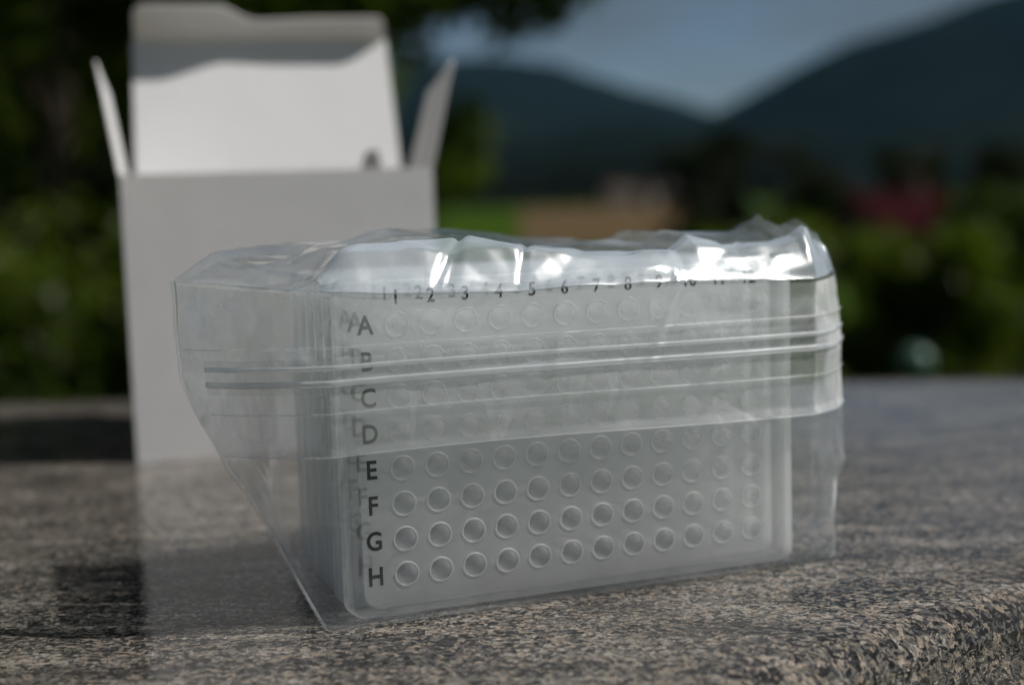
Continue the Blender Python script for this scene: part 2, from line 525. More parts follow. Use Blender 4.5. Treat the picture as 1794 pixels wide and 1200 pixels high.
# middle distance trees to the right of the fields
G2 = 'trees round the red roofed house'
for i, (x, y, h, s, lab) in enumerate([
        (11.3, 82, 7.4, 2.6, 'dark tree at the right end of the tan field'),
        (14.6, 88, 8.6, 3.0, 'taller dark tree left of the red roofed house'),
        (18.6, 84, 7.2, 3.0, 'dark tree rising behind the red roofed house'),
        (24.0, 78, 6.6, 3.2, 'dark tree right of the red roofed house'),
        (30.5, 82, 6.8, 3.4, 'dark tree at the far right below the hill')]):
    make_tree('broadleaf_tree', (x, y, -4.0), h, s, 3600, 0.26, 'leaf_far', 40 + i, lab, 'tree', G2, low=0.12)

# treeline beyond the fields
G3 = 'trees lined up beyond the fields'
proto = make_tree('broadleaf_tree', (-60, 600, -4.0), 24, 8.5, 1500, 0.95, 'leaf_far', 70, 'dark tree in the far line beyond the fields', 'tree', G3, low=0.1)
kids = list(proto.children)
x = -50.0
for i in range(22):
    r = proto.copy(); COL.objects.link(r)
    x += random.uniform(6.5, 10.5)
    r.location = (x, 590 + random.uniform(-18, 25), -4.0)
    r.rotation_euler = (0, 0, random.uniform(0, 6.28))
    s = random.uniform(0.7, 1.1)
    r.scale = (s, s, s * random.uniform(0.85, 1.05))
    for k in kids:
        c = k.copy(); COL.objects.link(c); c.parent = r

# ------------------------------------------------------------------ houses
def house(name, loc, w_, d, hw, hr, rz, roof, label, wall='render'):
    root = empty(name, loc, rz)
    tag(root, label, 'house')
    bm = bmesh.new()
    box_bm(bm, -w_ / 2, w_ / 2, -d / 2, d / 2, 0, hw)
    g = bm.verts
    for s in (-1, 1):                                   # gables
        a = bm.verts.new((s * (w_ / 2 - 0.01), -d / 2, hw)); b = bm.verts.new((s * (w_ / 2 - 0.01), d / 2, hw)); c = bm.verts.new((s * (w_ / 2 - 0.01), 0, hw + hr * 0.97))
        bm.faces.new((a, b, c))
    from_bm('wall', bm, M[wall], root)
    o = 0.4
    vs = []
    th = 0.18
    for s in (-1, 1):
        xx = s * (w_ / 2 + o)
        sl = hr / (d / 2)
        vs += [(xx, -d / 2 - o, hw - o * sl), (xx, 0, hw + hr), (xx, d / 2 + o, hw - o * sl),
               (xx, -d / 2 - o, hw - o * sl + th), (xx, 0, hw + hr + th), (xx, d / 2 + o, hw - o * sl + th)]
    fs = [(0, 1, 7, 6), (1, 2, 8, 7), (3, 9, 10, 4), (4, 10, 11, 5), (0, 6, 9, 3), (2, 5, 11, 8), (0, 3, 4, 1), (1, 4, 5, 2), (6, 7, 10, 9), (7, 8, 11, 10)]
    rf = mesh('roof', vs, fs, M[roof], root)
    bm = bmesh.new(); box_bm(bm, w_ * 0.2, w_ * 0.2 + 0.6, -0.3, 0.3, hw + hr * 0.7, hw + hr + 0.9)
    from_bm('chimney', bm, M['roof_brown'], rf)
    n = max(2, int(w_ / 2.4))
    for i in range(n):
        cx = -w_ / 2 + (i + 0.5) * w_ / n
        if i == n // 2:
            bm = bmesh.new(); box_bm(bm, cx - 0.45, cx + 0.45, -d / 2 - 0.05, -d / 2 + 0.02, 0.02, min(2.05, hw - 0.1))
            from_bm('door', bm, M['timber'], root)
            continue
        bm = bmesh.new(); box_bm(bm, cx - 0.5, cx + 0.5, -d / 2 - 0.06, -d / 2 + 0.02, hw * 0.42, hw * 0.82)
        wn = from_bm('window', bm, M['timber'], root)
        bm = bmesh.new(); box_bm(bm, cx - 0.42, cx + 0.42, -d / 2 - 0.075, -d / 2 - 0.063, hw * 0.45, hw * 0.79)
        from_bm('pane', bm, M['pane'], wn)
    return root
house('house', (17.6, 60, -4.0), 4.2, 4.2, 2.4, 1.35, R(20), 'roof_red', 'small house with dark red tiled roof beyond the shrubs', 'timber')
house('house', (38, 452, -4.0), 9, 8, 4.6, 3.6, R(12), 'roof_brown', 'leftmost far pale house at the edge of the tan field')
house('house', (49, 470, -4.0), 8, 7, 4.4, 3.2, R(-20), 'roof_brown', 'middle one of the three far pale houses')
house('house', (59, 462, -4.0), 9, 7, 4.0, 3.4, R(30), 'roof_brown', 'rightmost far pale house before the dark trees')

# ------------------------------------------------------------------ glass ball on a stake behind the slab
def build_ball():
    root = empty('garden_ball', (0.79, 2.55, -0.8))
    tag(root, 'small pale green glass ball on a garden stake beyond the slab', 'garden ornament')
    vs, fs = [], []
    limb_tube(vs, fs, [(0, 0, 0), (0.003, 0, 0.3), (0, 0, 0.535)], [0.006, 0.005, 0.005], 8)
    mesh('stake', vs, fs, M['timber'], root, True)
    bm = bmesh.new()
    bmesh.ops.create_uvsphere(bm, u_segments=24, v_segments=14, radius=0.034, matrix=Matrix.Translation((0, 0, 0.562)))
    b = from_bm('ball', bm, M['glaze'], root, True)
    vs, fs = [], []
    limb_tube(vs, fs, [(0, 0, 0.526), (0, 0, 0.534), (0, 0, 0.54)], [0.009, 0.014, 0.010], 12)
    mesh('collar', vs, fs, M['timber'], b, True)
build_ball()

# ------------------------------------------------------------------ granite slab
def build_slab():
    ctrl = [(-0.80, 0.745), (-0.40, 0.742), (0.05, 0.733), (0.24, 0.722), (0.36, 0.695), (0.43, 0.63), (0.41, 0.545), (0.295, 0.442), (0.183, 0.361),
            (0.113, 0.314), (0.058, 0.278), (-0.027, 0.221), (-0.16, 0.13), (-0.40, 0.045), (-0.80, 0.0), (-0.95, 0.12), (-0.98, 0.4), (-0.93, 0.66)]
    P = np.array(ctrl)
    out = []
    n = len(P)
    for i in range(n):                                   # Catmull-Rom
        p0, p1, p2, p3 = P[i - 1], P[i], P[(i + 1) % n], P[(i + 2) % n]
        for k in range(12):
            t = k / 12
            out.append(0.5 * ((2 * p1) + (p2 - p0) * t + (2 * p0 - 5 * p1 + 4 * p2 - p3) * t * t + (3 * p1 - p0 - 3 * p2 + p3) * t ** 3))
    C = np.array(out)
    N = len(C)
    T = np.roll(C, -1, 0) - np.roll(C, 1, 0)
    nrm = np.stack([T[:, 1], -T[:, 0]], 1)
    nrm /= np.linalg.norm(nrm, axis=1)[:, None]
    area = 0.5 * np.sum(C[:, 0] * np.roll(C[:, 1], -1) - np.roll(C[:, 0], -1) * C[:, 1])
    if area < 0:
        nrm = -nrm
    def ring(off, z, jit=0.0, f=40):
        r = []
        for c, m in zip(C, nrm):
            j = jit * noise.fractal(Vector((c[0] * f, c[1] * f, z * f)), 0.8, 2, 4)
            r.append((c[0] + m[0] * (off + j), c[1] + m[1] * (off + j), z))
        return r
    rd = 0.011
    rings = [ring(-0.03, 0), ring(-rd, 0)]
    for k in range(1, 7):
        a = k / 6 * math.pi / 2
        rings.append(ring(-rd + rd * math.sin(a), -rd + rd * math.cos(a)))
    vs = [v for r in rings for v in r]
    fs = [(i * N + j, i * N + (j + 1) % N, (i + 1) * N + (j + 1) % N, (i + 1) * N + j) for i in range(len(rings) - 1) for j in range(N)]
    fs.append(tuple(range(N)) if area > 0 else tuple(reversed(range(N))))
    root = empty('granite_slab', (0, 0, 0))
    tag(root, 'polished speckled grey and tan granite slab carrying bag and box', 'slab')
    mesh('polished_top', vs, fs, M['granite'], root, True)
    rs = [ring(0, -rd)] + [ring(0.001 + 0.003 * (k % 3 == 1), -rd - 0.006 - 0.0075 * k, 0.006, 60) for k in range(8)] + [ring(-0.02, -0.072)]
    vs = [v for r in rs for v in r]
    fs = [(i * N + j, i * N + (j + 1) % N, (i + 1) * N + (j + 1) % N, (i + 1) * N + j) for i in range(len(rs) - 1) for j in range(N)]
    fs.append(tuple((len(rs) - 1) * N + j for j in reversed(range(N))))
    mesh('split_edge', vs, fs, M['granite_rough'], root, True)
    bm = bmesh.new()
    box_bm(bm, -0.7, 0.2, 0.28, 0.62, -0.8, -0.0725)
    bmesh.ops.bevel(bm, geom=bm.edges[:], offset=0.02, segments=2, affect='EDGES')
    from_bm('plinth', bm, M['stone'], root)
build_slab()

# ------------------------------------------------------------------ white cardboard box
def panel(name, pts, parent, t=0.0006, seg=2):
    """Card panel from a flat outline (3D points), given real thickness."""
    P = [Vector(p) for p in pts]
    n = (P[1] - P[0]).cross(P[2] - P[0]).normalized() * t
    k = len(P)
    vs = P + [p + n for p in P]
    fs = [tuple(reversed(range(k))), tuple(range(k, 2 * k))] + [(i, (i + 1) % k, k + (i + 1) % k, k + i) for i in range(k)]
    return mesh(name, vs, fs, M['card'], parent)

def build_box():
    Wd, Dp, H, t = 0.1298, 0.0715, 0.1195, 0.0006
    root = empty('cardboard_box', (-0.1581, 0.5405, 0.0), R(13))
    tag(root, 'open white cardboard box standing behind the plastic bag', 'box')
    panel('front_panel', [(0, 0, 0), (Wd, 0, 0), (Wd, 0, H), (0, 0, H)], root, -t)
    panel('back_panel', [(0, Dp, 0), (Wd, Dp, 0), (Wd, Dp, H), (0, Dp, H)], root, t)
    panel('side_panel', [(0, t, 0), (0, Dp - t, 0), (0, Dp - t, H), (0, t, H)], root, t)
    panel('side_panel', [(Wd, t, 0), (Wd, Dp - t, 0), (Wd, Dp - t, H), (Wd, t, H)], root, -t)
    panel('bottom_panel', [(t, t, 0.0004), (Wd - t, t, 0.0004), (Wd - t, Dp - t, 0.0004), (t, Dp - t, 0.0004)], root, t)
    # lid leaning back from the rear edge
    b = R(23.5)
    L = Dp
    e = Vector((0, math.sin(b), math.cos(b)))
    def lp(x, s): return Vector((x, Dp, H + 0.0003)) + e * s
    lid = panel('lid_flap', [lp(0.003, 0), lp(Wd - 0.003, 0), lp(Wd - 0.004, L), lp(0.004, L)], root, -t)
    # tuck flap bent forward at the lid's end, higher on the left, with round corners
    f = Vector((0, -0.80, 0.60)).normalized()
    def tp(x, s): return lp(x, L) + f * s * 1.42
    pts = [(0.005, 0.0), (Wd - 0.005, 0.0), (Wd - 0.0052, 0.004)]
    for k in range(7):
        a = k / 6 * math.pi / 2
        pts.append((Wd - 0.0105 + 0.005 * math.cos(a), 0.0055 + 0.005 * math.sin(a)))
    pts += [(0.085, 0.0102), (0.064, 0.0092)]
    for k in range(8):
        q = k / 7
        pts.append((0.062 - 0.018 * q, 0.0092 + 0.0068 * (q * q * (3 - 2 * q))))
    pts += [(0.02, 0.0162)]
    for k in range(7):
        a = math.pi / 2 + k / 6 * math.pi / 2
        pts.append((0.0105 + 0.005 * math.cos(a), 0.0112 + 0.005 * math.sin(a)))
    panel('tuck_flap', [tp(*p) for p in pts], root, -t)
    # side dust flaps
    for x, s, an in ((0.0, -1, 8), (Wd, 1, 14)):
        g = Vector((s * math.sin(R(an)), 0, math.cos(R(an))))
        hh = 0.047
        def dp(y, k): return Vector((x, y, H + 0.0003)) + g * k
        panel('dust_flap', [dp(0.002, 0), dp(Dp - 0.004, 0), dp(Dp - 0.012, hh * 0.80), dp(Dp - 0.03, hh * 0.86), dp(0.008, hh), dp(0.004, hh * 0.97)], root, t * s)
    # little locking tab standing up at the right front corner
    panel('locking_tab', [(Wd - 0.028, 0.03, H), (Wd - 0.018, 0.03, H), (Wd - 0.020, 0.027, H + 0.009), (Wd - 0.025, 0.027, H + 0.009)], root, t)
    return root
build_box()

# ------------------------------------------------------------------ well plates (u = x, back = y, up = z; metres)
P0 = (-0.04179, 0.31738, 0.0)
TH = 0.3507
PW, PH = 0.12776, 0.08548
def deck_mesh():
    vs, fs, key = [], [], {}
    def V(x, y, z):
        k = (round(x * 1e6), round(y * 1e6), round(z * 1e6))
        if k not in key:
            key[k] = len(vs); vs.append((x, y, z))
        return key[k]
    hr = 0.0033
    gx0, gz0 = 0.01438 - 0.0045, PH - 0.01124 - 7 * 0.009 - 0.0045
    for c in range(12):
        for r in range(8):
            cx, cz = gx0 + 0.0045 + 0.009 * c, gz0 + 0.0045 + 0.009 * r
            sq, ci = [], []
            for k in range(24):
                a = 2 * math.pi * k / 24
                ca, sa = math.cos(a), math.sin(a)
                m = 0.0045 / max(abs(ca), abs(sa))
                sq.append(V(cx + ca * m, 0, cz + sa * m)); ci.append(V(cx + ca * hr, 0, cz + sa * hr))
            for k in range(24):
                fs.append((sq[k], sq[(k + 1) % 24], ci[(k + 1) % 24], ci[k]))
    # outer border in profile steps, outlines follow the grid's perimeter points
    per = [i for i, v in enumerate(vs) if abs(v[0] - gx0) < 1e-7 or abs(v[0] - gx0 - 0.108) < 1e-7 or abs(v[2] - gz0) < 1e-7 or abs(v[2] - gz0 - 0.072) < 1e-7]
    mx_, mz_ = PW / 2, PH / 2
    gxm, gzm = gx0 + 0.054, gz0 + 0.036
    per.sort(key=lambda i: math.atan2((vs[i][2] - gzm) / 0.072, (vs[i][0] - gxm) / 0.108))
    def outline(i, inset, y, rad):
        x, z = (vs[i][0] - gxm) / 0.054, (vs[i][2] - gzm) / 0.036
        ax, az = mx_ - inset, mz_ - inset
        px, pz = x * ax, z * az
        qx, qz = abs(px) - (ax - rad), abs(pz) - (az - rad)
        if qx > 0 and qz > 0:
            l = math.hypot(qx, qz)
            px = math.copysign(ax - rad + qx / l * rad, px); pz = math.copysign(az - rad + qz / l * rad, pz)
        vs.append((mx_ + px, y, mz_ + pz)); return len(vs) - 1
    prev = list(per)
    n = len(per)
    skirt_from = None
    for inset, y, rad in ((0.0040, 0, 0.004), (0.0034, 0.0, 0.004), (0.0029, 0.0007, 0.004), (0.0012, 0.0008, 0.0035), (0.0006, 0.0012, 0.003), (0.0002, 0.005, 0.003), (0.0000, 0.0095, 0.003), (0.0006, 0.0095, 0.003)):
        cur = [outline(i, inset, y, rad) for i in per]
        if inset == 0.0029: skirt_from = len(fs)
        for k in range(n):
            fs.append((prev[k], prev[(k + 1) % n], cur[(k + 1) % n], cur[k]))
        prev = cur
    res = []
    for nm, part, mt in (('deck', fs[:skirt_from], 'plate'), ('skirt', fs[skirt_from:], 'skirt')):
        me = bpy.data.meshes.new(nm)
        me.from_pydata(vs, [], part)
        bm = bmesh.new(); bm.from_mesh(me)
        bmesh.ops.delete(bm, geom=[v for v in bm.verts if not v.link_faces], context='VERTS')
        bmesh.ops.recalc_face_normals(bm, faces=bm.faces[:])
        bm.to_mesh(me); bm.free()
        me.polygons.foreach_set('use_smooth', [True] * len(me.polygons))
        me.materials.append(M[mt])
        res.append(me)
    return res

def well_verts(seg=20):
    prof = [(3.32, 0.0), (3.22, -0.20), (3.0, -0.28), (2.78, -0.20), (2.72, 0.4), (2.55, 6.0), (1.55, 16.0), (1.0, 18.6), (0.25, 19.6)]
    vs = [(r * 1e-3 * math.cos(2 * math.pi * j / seg), y * 1e-3, r * 1e-3 * math.sin(2 * math.pi * j / seg)) for r, y in prof for j in range(seg)]
    fs = grid_faces(len(prof), seg, 0, True)
    fs.append(tuple((len(prof) - 1) * seg + j for j in range(seg)))
    return vs, fs

def glyph(ch, size, bold=0.0):
    cu = bpy.data.curves.new('glyph', 'FONT')
    cu.body = ch
    cu.size = size
    cu.align_x = 'CENTER'
    cu.align_y = 'CENTER'
    cu.offset = bold
    cu.extrude = 0.00003
    cu.resolution_u = 4
    o = bpy.data.objects.new('glyph', cu)
    COL.objects.link(o)
    bpy.context.view_layer.update()
    me = bpy.data.meshes.new_from_object(o)
    COL.objects.unlink(o)
    bpy.data.objects.remove(o)
    me.name = 'printed_character'
    me.transform(Matrix.Rotation(math.pi / 2, 4, 'X') @ Matrix.Diagonal((0.88, 1, 1, 1)))
    me.materials.clear()
    me.materials.append(M['ink'])
    return me

DECK, SKIRT = deck_mesh()
WV, WF = well_verts()
WELL = bpy.data.meshes.new('well')
WELL.from_pydata(WV, [], WF)
WELL.polygons.foreach_set('use_smooth', [True] * len(WELL.polygons))
WELL.materials.append(M['well'])
WELL.materials.append(M['rim'])
for p in WELL.polygons[:60]:
    p.material_index = 1
GLY = {c: glyph(c, 0.0066, 0.00014) for c in 'ABCDEFGH'}
GLYN = {str(i): glyph(str(i), 0.0050, 0.00008) for i in range(1, 13)}
wells = [(0.01438 + 0.009 * c, PH - 0.01124 - 0.009 * r) for r in range(8) for c in range(12)]
marks = [(GLY['ABCDEFGH'[r]], 0.0064, PH - 0.01124 - 0.009 * r) for r in range(8)] + [(GLYN[str(c + 1)], 0.01438 + 0.009 * c, PH - 0.0046) for c in range(12)]
JW = JM = None
ca, sa = math.cos(TH), math.sin(TH)
NPL, PITCH = 6, 0.0107
plate_labels = ['front clear 96 well plate with sharp black letters in the bag', 'second clear well plate, letters showing faintly through the front one',
                'third clear well plate from the front of the stack', 'fourth clear well plate from the front of the stack', 'last but one clear well plate of the stack', 'rearmost clear well plate of the stack in the bag']
for k in range(NPL):
    v = 0.0 + PITCH * k
    root = empty('well_plate', (P0[0] - sa * v, P0[1] + ca * v, 0.0006), TH)
    tag(root, plate_labels[k], 'well plate', 'clear well plates nested in the bag')
    share('deck', DECK, root)
    share('skirt', SKIRT, root)
    if k < 2:
        for (x, z) in wells:
            share('well', WELL, root, (x, 0, z))
        for me, x, z in marks:
            share('printed_character', me, root, (x, -0.00006, z))
    else:
        if JW is None:
            vs, fs = [], []
            for (x, z) in wells:
                o = len(vs)
                vs += [(a + x, b, c + z) for a, b, c in WV]; fs += [tuple(i + o for i in f) for f in WF]
            JW = bpy.data.meshes.new('wells'); JW.from_pydata(vs, [], fs); JW.materials.append(M['well'])
            JW.materials.append(M['rim'])
            for q, p in enumerate(JW.polygons):
                if q % len(WF) < 60: p.material_index = 1
            JW.polygons.foreach_set('use_smooth', [True] * len(JW.polygons))
            bm = bmesh.new()
            for me, x, z in marks:
                m2 = me.copy(); m2.transform(Matrix.Translation((x, -0.00006, z))); bm.from_mesh(m2)
                bpy.data.meshes.remove(m2)
            JM = bpy.data.meshes.new('printed_characters'); bm.to_mesh(JM); bm.free(); JM.materials.append(M['ink'])
        share('well_array', JW, root)['kind'] = 'stuff'
        share('printed_characters', JM, root)['kind'] = 'stuff'

# ------------------------------------------------------------------ zip bag (same frame as the plates, millimetres inside the builder)
def interp(x, tab):
    return np.interp(x, [t[0] for t in tab], [t[1] for t in tab])

class Folds:
    """Sharp little folds: triangular ridges along random line segments."""
    def __init__(self, n, box, amp, width, length, seed, ang=(0, math.pi)):
        r = np.random.default_rng(seed)
        self.c = np.stack([r.uniform(box[0], box[1], n), r.uniform(box[2], box[3], n)], 1)
        a = r.uniform(ang[0], ang[1], n)
        self.d = np.stack([np.cos(a), np.sin(a)], 1)
        self.a = r.uniform(-1, 1, n) * amp
        self.w = width * r.uniform(0.6, 1.6, n)
        self.l = length * r.uniform(0.5, 1.5, n)
    def __call__(self, p, q):
        z = np.zeros_like(p)
        for c, d, a, w_, l in zip(self.c, self.d, self.a, self.w, self.l):
            x, y = p - c[0], q - c[1]
            s = x * d[0] + y * d[1]
            t = -x * d[1] + y * d[0]
            z += a * np.maximum(0, 1 - np.abs(t) / w_) ** 1.3 * np.maximum(0, 1 - (s / l) ** 2)
        return z

class Crumple:
    """Piecewise flat facets with sharp creases between them, as crumpled film has."""
    def __init__(self, cell, amp, ang, seed):
        r = np.random.default_rng(seed)
        self.h = r.uniform(-1, 1, (97, 89)) * amp
        self.c, self.s, self.cell, self.r = math.cos(ang), math.sin(ang), cell, r.uniform(0, 6, 4)
    def __call__(self, p, q):
        a = (p * self.c + q * self.s) / self.cell[0]
        b = (-p * self.s + q * self.c) / self.cell[1]
        a, b = a + 0.33 * np.sin(b * 1.7 + self.r[0]) + 0.2 * np.sin(a * 2.3 + self.r[1]), b + 0.33 * np.sin(a * 1.9 + self.r[2]) + 0.2 * np.sin(b * 2.1 + self.r[3])
        i, j = np.floor(a).astype(int), np.floor(b).astype(int)
        fx, fy = a - i, b - j
        H = lambda x, y: self.h[x % 97, y % 89]
        lo = H(i, j) + (H(i + 1, j) - H(i, j)) * fx + (H(i, j + 1) - H(i, j)) * fy
        hi = H(i + 1, j + 1) + (H(i, j + 1) - H(i + 1, j + 1)) * (1 - fx) + (H(i + 1, j) - H(i + 1, j + 1)) * (1 - fy)
        return np.where(fx + fy < 1, lo, hi)

def smooth(x):
    x = np.clip(x, 0, 1)
    return x * x * (3 - 2 * x)

CREST = [(-38, 87.4), (-3, 84.0), (15, 82.6), (45, 81.6), (60, 82.2), (93, 81.7), (131, 80.6), (150, 81.0)]      # front top crease
LT_U = [(0, -6.5), (20, -16), (45, -29.6), (52, -33.3), (60, -36.0), (72, -36.4), (90, -36.0)]
LT_V = [(0, -2), (12, 5), (30, 13), (60, 18), (90, 20)]
RT_U = [(0, 139), (12, 142), (17, 145), (26, 151), (46, 153), (62, 152.5), (81, 152), (90, 151)]
RT_V = [(0, -1), (12, 4), (20, 9), (30, 13), (60, 16), (90, 18)]
nA, nB, nC, nD, nE, nF = 64, 190, 40, 36, 70, 36
VB = 74.0                                                # back of the stack
_ec = Crumple((9, 30), 0.55, 0.1, 77)
_ff, _fc = Folds(30, (-38, 150, 2, 84), 0.5, 2.6, 16, 4), Crumple((17, 11), 0.45, 0.3, 61)
_wf, _wc, _wd = Folds(24, (-38, 0, 8, 86), 0.8, 2.6, 18, 9), Crumple((10, 15), 1.3, 0.35, 62), Crumple((4.5, 7), 0.35, -0.4, 63)
front_folds = lambda u, z: _ff(u, z) + _fc(u, z)
wing_folds = lambda u, z: _wf(u, z) + _wc(u, z) + _wd(u, z)
back_folds = Folds(40, (-38, 150, 0, 86), 0.9, 4, 22, 12)

def contour(wv, out=0.0, A_only=False):
    """Front half of the film at height wv (array of heights 0..1 scaled per column). Returns u, v arrays for segs A+B+C."""
    lu, lv = interp(wv, LT_U), interp(wv, LT_V)
    ru, rv = interp(wv, RT_U), interp(wv, RT_V)
    lu = lu + _ec(wv, 3.0) * smooth(wv / 30)
    ru = ru + 1.6 * _ec(wv, 40.0)
    k = wv / 85.0
    cu, cv = -5.6 + 2.4 * k, -2.6 - 2.2 * k              # near corner of the film
    du, dv = 130.5 + 1.5 * k, -2.0 - 1.6 * k
    a = np.linspace(0, 1, nA, endpoint=False)
    b = np.linspace(0, 1, nB, endpoint=False)
    c = np.linspace(0, 1, nC)
    bulge = 2.2 * np.sin(a * math.pi) * smooth(k * 2)
    U = np.concatenate([lu + (cu - lu) * a, cu + (du - cu) * b, du + (ru - du) * c])
    V = np.concatenate([lv + (cv - lv) * a - bulge, cv + (dv - cv) * b - 0.8 * np.sin(b * math.pi) * (0.3 + k), dv + (rv - dv) * c - 2.5 * np.sin(c * math.pi) * smooth(k * 2)])
    return U, V - out

def displace(U, V, Wz):
    """Creases: the front is pushed along v, the left side along u, the right wing along v."""
    left = smooth((-U - 6) / 5.0)
    right = smooth((U - 130) / 8.0)
    tight = 0.25 + 0.75 * smooth((Wz - 38) / 20)
    low = smooth(Wz / 8.0)
    dv = front_folds(U, Wz) * tight * (1 - left) * (1 - right) + wing_folds(U + 60, Wz) * right * smooth((152 - U) / 4.0)
    dv = dv + wing_folds(U, Wz) * left * smooth(Wz / 25) * smooth((U + 37) / 4.0)
    du = 0.0
    return U - du * low, V - dv * low

def build_bag():
    root = empty('zip_bag', P0, TH)
    tag(root, 'clear plastic zip bag wrapped round a stack of well plates', 'bag')
    mm = 1e-3
    NR = 100
    NC = nA + nB + nC
    NK = nF + nE + nD
    vs = np.zeros((NR, NC + NK, 3))
    for i in range(NR):
        k = i / (NR - 1)
        kk = k
        # front half; heights follow the crest per column
        wmean = kk * 83.0
        U, V = contour(np.array(wmean))
        Wz = 0.35 + kk * (interp(U, CREST) - 0.35)
        U, V = displace(U, V, Wz)
        # slight overhanging roll just under the crest
        V = V - 1.0 * smooth((kk - 0.93) / 0.07) * smooth((U + 8) / 5)
        vs[i, :NC] = np.stack([U, V, Wz], 1)
        # back half, from right tip round to left tip (tips shared by position)
        ru, rv, lu, lv = U[-1], V[-1], U[0], V[0]
        bt = 0.35 + kk * 84.5
        d = np.linspace(0, 1, nD + 1)[1:]
        e = np.linspace(0, 1, nE + 1)[1:]
        f = np.linspace(0, 1, nF + 2)[1:-1]
        bu1, bu0 = 130.5, -3.0
        taper = smooth(kk * 3)
        U2 = np.concatenate([ru + (bu1 - ru) * d, bu1 + (bu0 - bu1) * e, bu0 + (lu - bu0) * f])
        V2 = np.concatenate([rv + (VB + 1 - rv) * d, VB + 1 + 1.5 * np.sin(e * math.pi), VB + 1 + (lv - VB - 1) * f])
        lh0, lh1 = Wz[-1], Wz[0]
        W2 = np.concatenate([lh0 + (bt - lh0) * smooth(d * 1.5), np.full(nE, bt), bt + (lh1 - bt) * smooth(f * 1.2 - 0.2)])
        V2 = V2 + back_folds(U2, W2) * smooth(W2 / 8) * np.concatenate([smooth(d * 3), np.ones(nE), smooth((1 - f) * 3)])
        vs[i, NC:] = np.stack([U2, V2, W2], 1)
    T = NC + NK
    verts = vs.reshape(-1, 3)
    faces = grid_faces(NR, T, 0, True)
    # bottom: a flat sheet under the plates
    faces.append(tuple(reversed(range(T))))
    film = mesh('film', verts * mm, faces, M['film'], root, True)

    # ---- top: sheet bulging up over the stack, creased
    RIDGE = [(-38, 87.4), (-35, 88.2), (-25, 93.2), (-10, 94.2), (-4, 94.4), (14, 95.4), (22, 97.0), (30, 96.2), (45, 95.6), (59, 94.0), (68, 92.4), (83, 91.8), (92, 90.2), (98, 94.4),
             (114, 92.8), (124, 92.4), (130, 93.4), (134.5, 97.2), (138.5, 92.6), (141.5, 92.2), (145.5, 96.6), (149, 90.5), (153, 81)]
    NT_ = 90
    F = vs[-1, :NC]
    Bk = np.concatenate([vs[-1, NC - 1:NC], vs[-1, NC:], vs[-1, :1]])[::-1]      # left tip ... right tip
    tt = np.linspace(0, 1, len(Bk)); ts = np.linspace(0, 1, NC)
    # match by u so that the strips run straight back
    ub = Bk[:, 0]
    order = np.argsort(ub)
    Bm = np.stack([F[:, 0], np.interp(F[:, 0], ub[order], Bk[order, 1]), np.interp(F[:, 0], ub[order], Bk[order, 2])], 1)
    r = np.random.default_rng(3)
    top_folds = Crumple((21, 12), 1.7, 0.5, 31)
    fine_folds = Crumple((7, 5), 0.28, -0.3, 33)
    diag = Folds(15, (-34, 150, -4, 36), 1.4, 1.8, 22, 35, (0.3, 1.2))
    G = np.zeros((NT_, NC, 3))
    for i in range(NT_):
        t = (i / (NT_ - 1)) ** 1.5
        p = F * (1 - t) + Bm * t
        u, v_ = p[:, 0], p[:, 1]
        rid = interp(u, RIDGE)
        base = F[:, 2] * (1 - t) + Bm[:, 2] * t
        span = np.maximum(1.0, Bm[:, 1] - F[:, 1])
        dv = v_ - F[:, 1]
        rv = np.minimum(interp(u, [(70, 62), (130, 32)]), span * 0.75)
        steep = np.interp(dv, [0, 1.2, 7.0, 12, 26, 70], [0, 0.14, 0.70, 0.80, 0.92, 1.0])
        gentle = np.clip(dv / rv, 0, 1)
        kf = smooth((u + 6) / 10)
        up = np.where(dv < rv, np.minimum(1, kf * np.maximum(steep, gentle) + (1 - kf) * gentle), 0)
        rest = np.clip((dv - rv) / np.maximum(1, span - rv), 0, 1)
        up = np.where(rest > 0, 1 - smooth(rest), up)
        z = base + np.maximum(0, rid - base) * np.clip(up, 0, 1)
        env = smooth(dv / 2.0) * smooth((Bm[:, 1] - v_) / 4)
        z = z + (top_folds(u, v_) + fine_folds(u, v_) + diag(u, v_)) * env
        z = np.maximum(z, np.where((u > -1) & (u < 128.8) & (v_ > -1.0) & (v_ < 66), 86.75, 0))
        G[i] = np.stack([u, v_, z], 1)
    n_lay = 26                                            # folded mouth's second layer over the top front, milky to carry the painted sheen
    G2 = G[:n_lay].copy()
    G2[..., 2] += 0.7 * np.linspace(0.3, 1, n_lay)[:, None] + Crumple((26, 9), 0.5, 0.8, 35)(G2[..., 0], G2[..., 1])
    G2[..., 1] -= 0.5
    top = mesh('top_film', G.reshape(-1, 3) * mm, grid_faces(NT_, NC), M['top_film'], root, True)

    # ---- mouth of the bag folded down over the front: second layer with the zip, open hem at the bottom
    def front_at(wz, lay, j0, j1):
        U, V = contour(np.array(wz * 83.0 / 83.0))
        Wz = np.full(NC, float(wz))
        U, V = displace(U, V, Wz)
        U, V = U, V - lay
        return U[j0:j1], V[j0:j1], Wz[j0:j1]
    _hf, _hc = Folds(24, (-38, 150, 44, 82), 0.30, 2.4, 16, 51), Crumple((19, 8), 0.26, 0.12, 64)
    hem_folds = lambda u, z: _hf(u, z) + _hc(u, z)
    j0, j1 = 1, NC - 2
    rows = np.concatenate([np.linspace(81.0, 52, 44), np.linspace(51.5, 43.8, 22)])
    FL = []
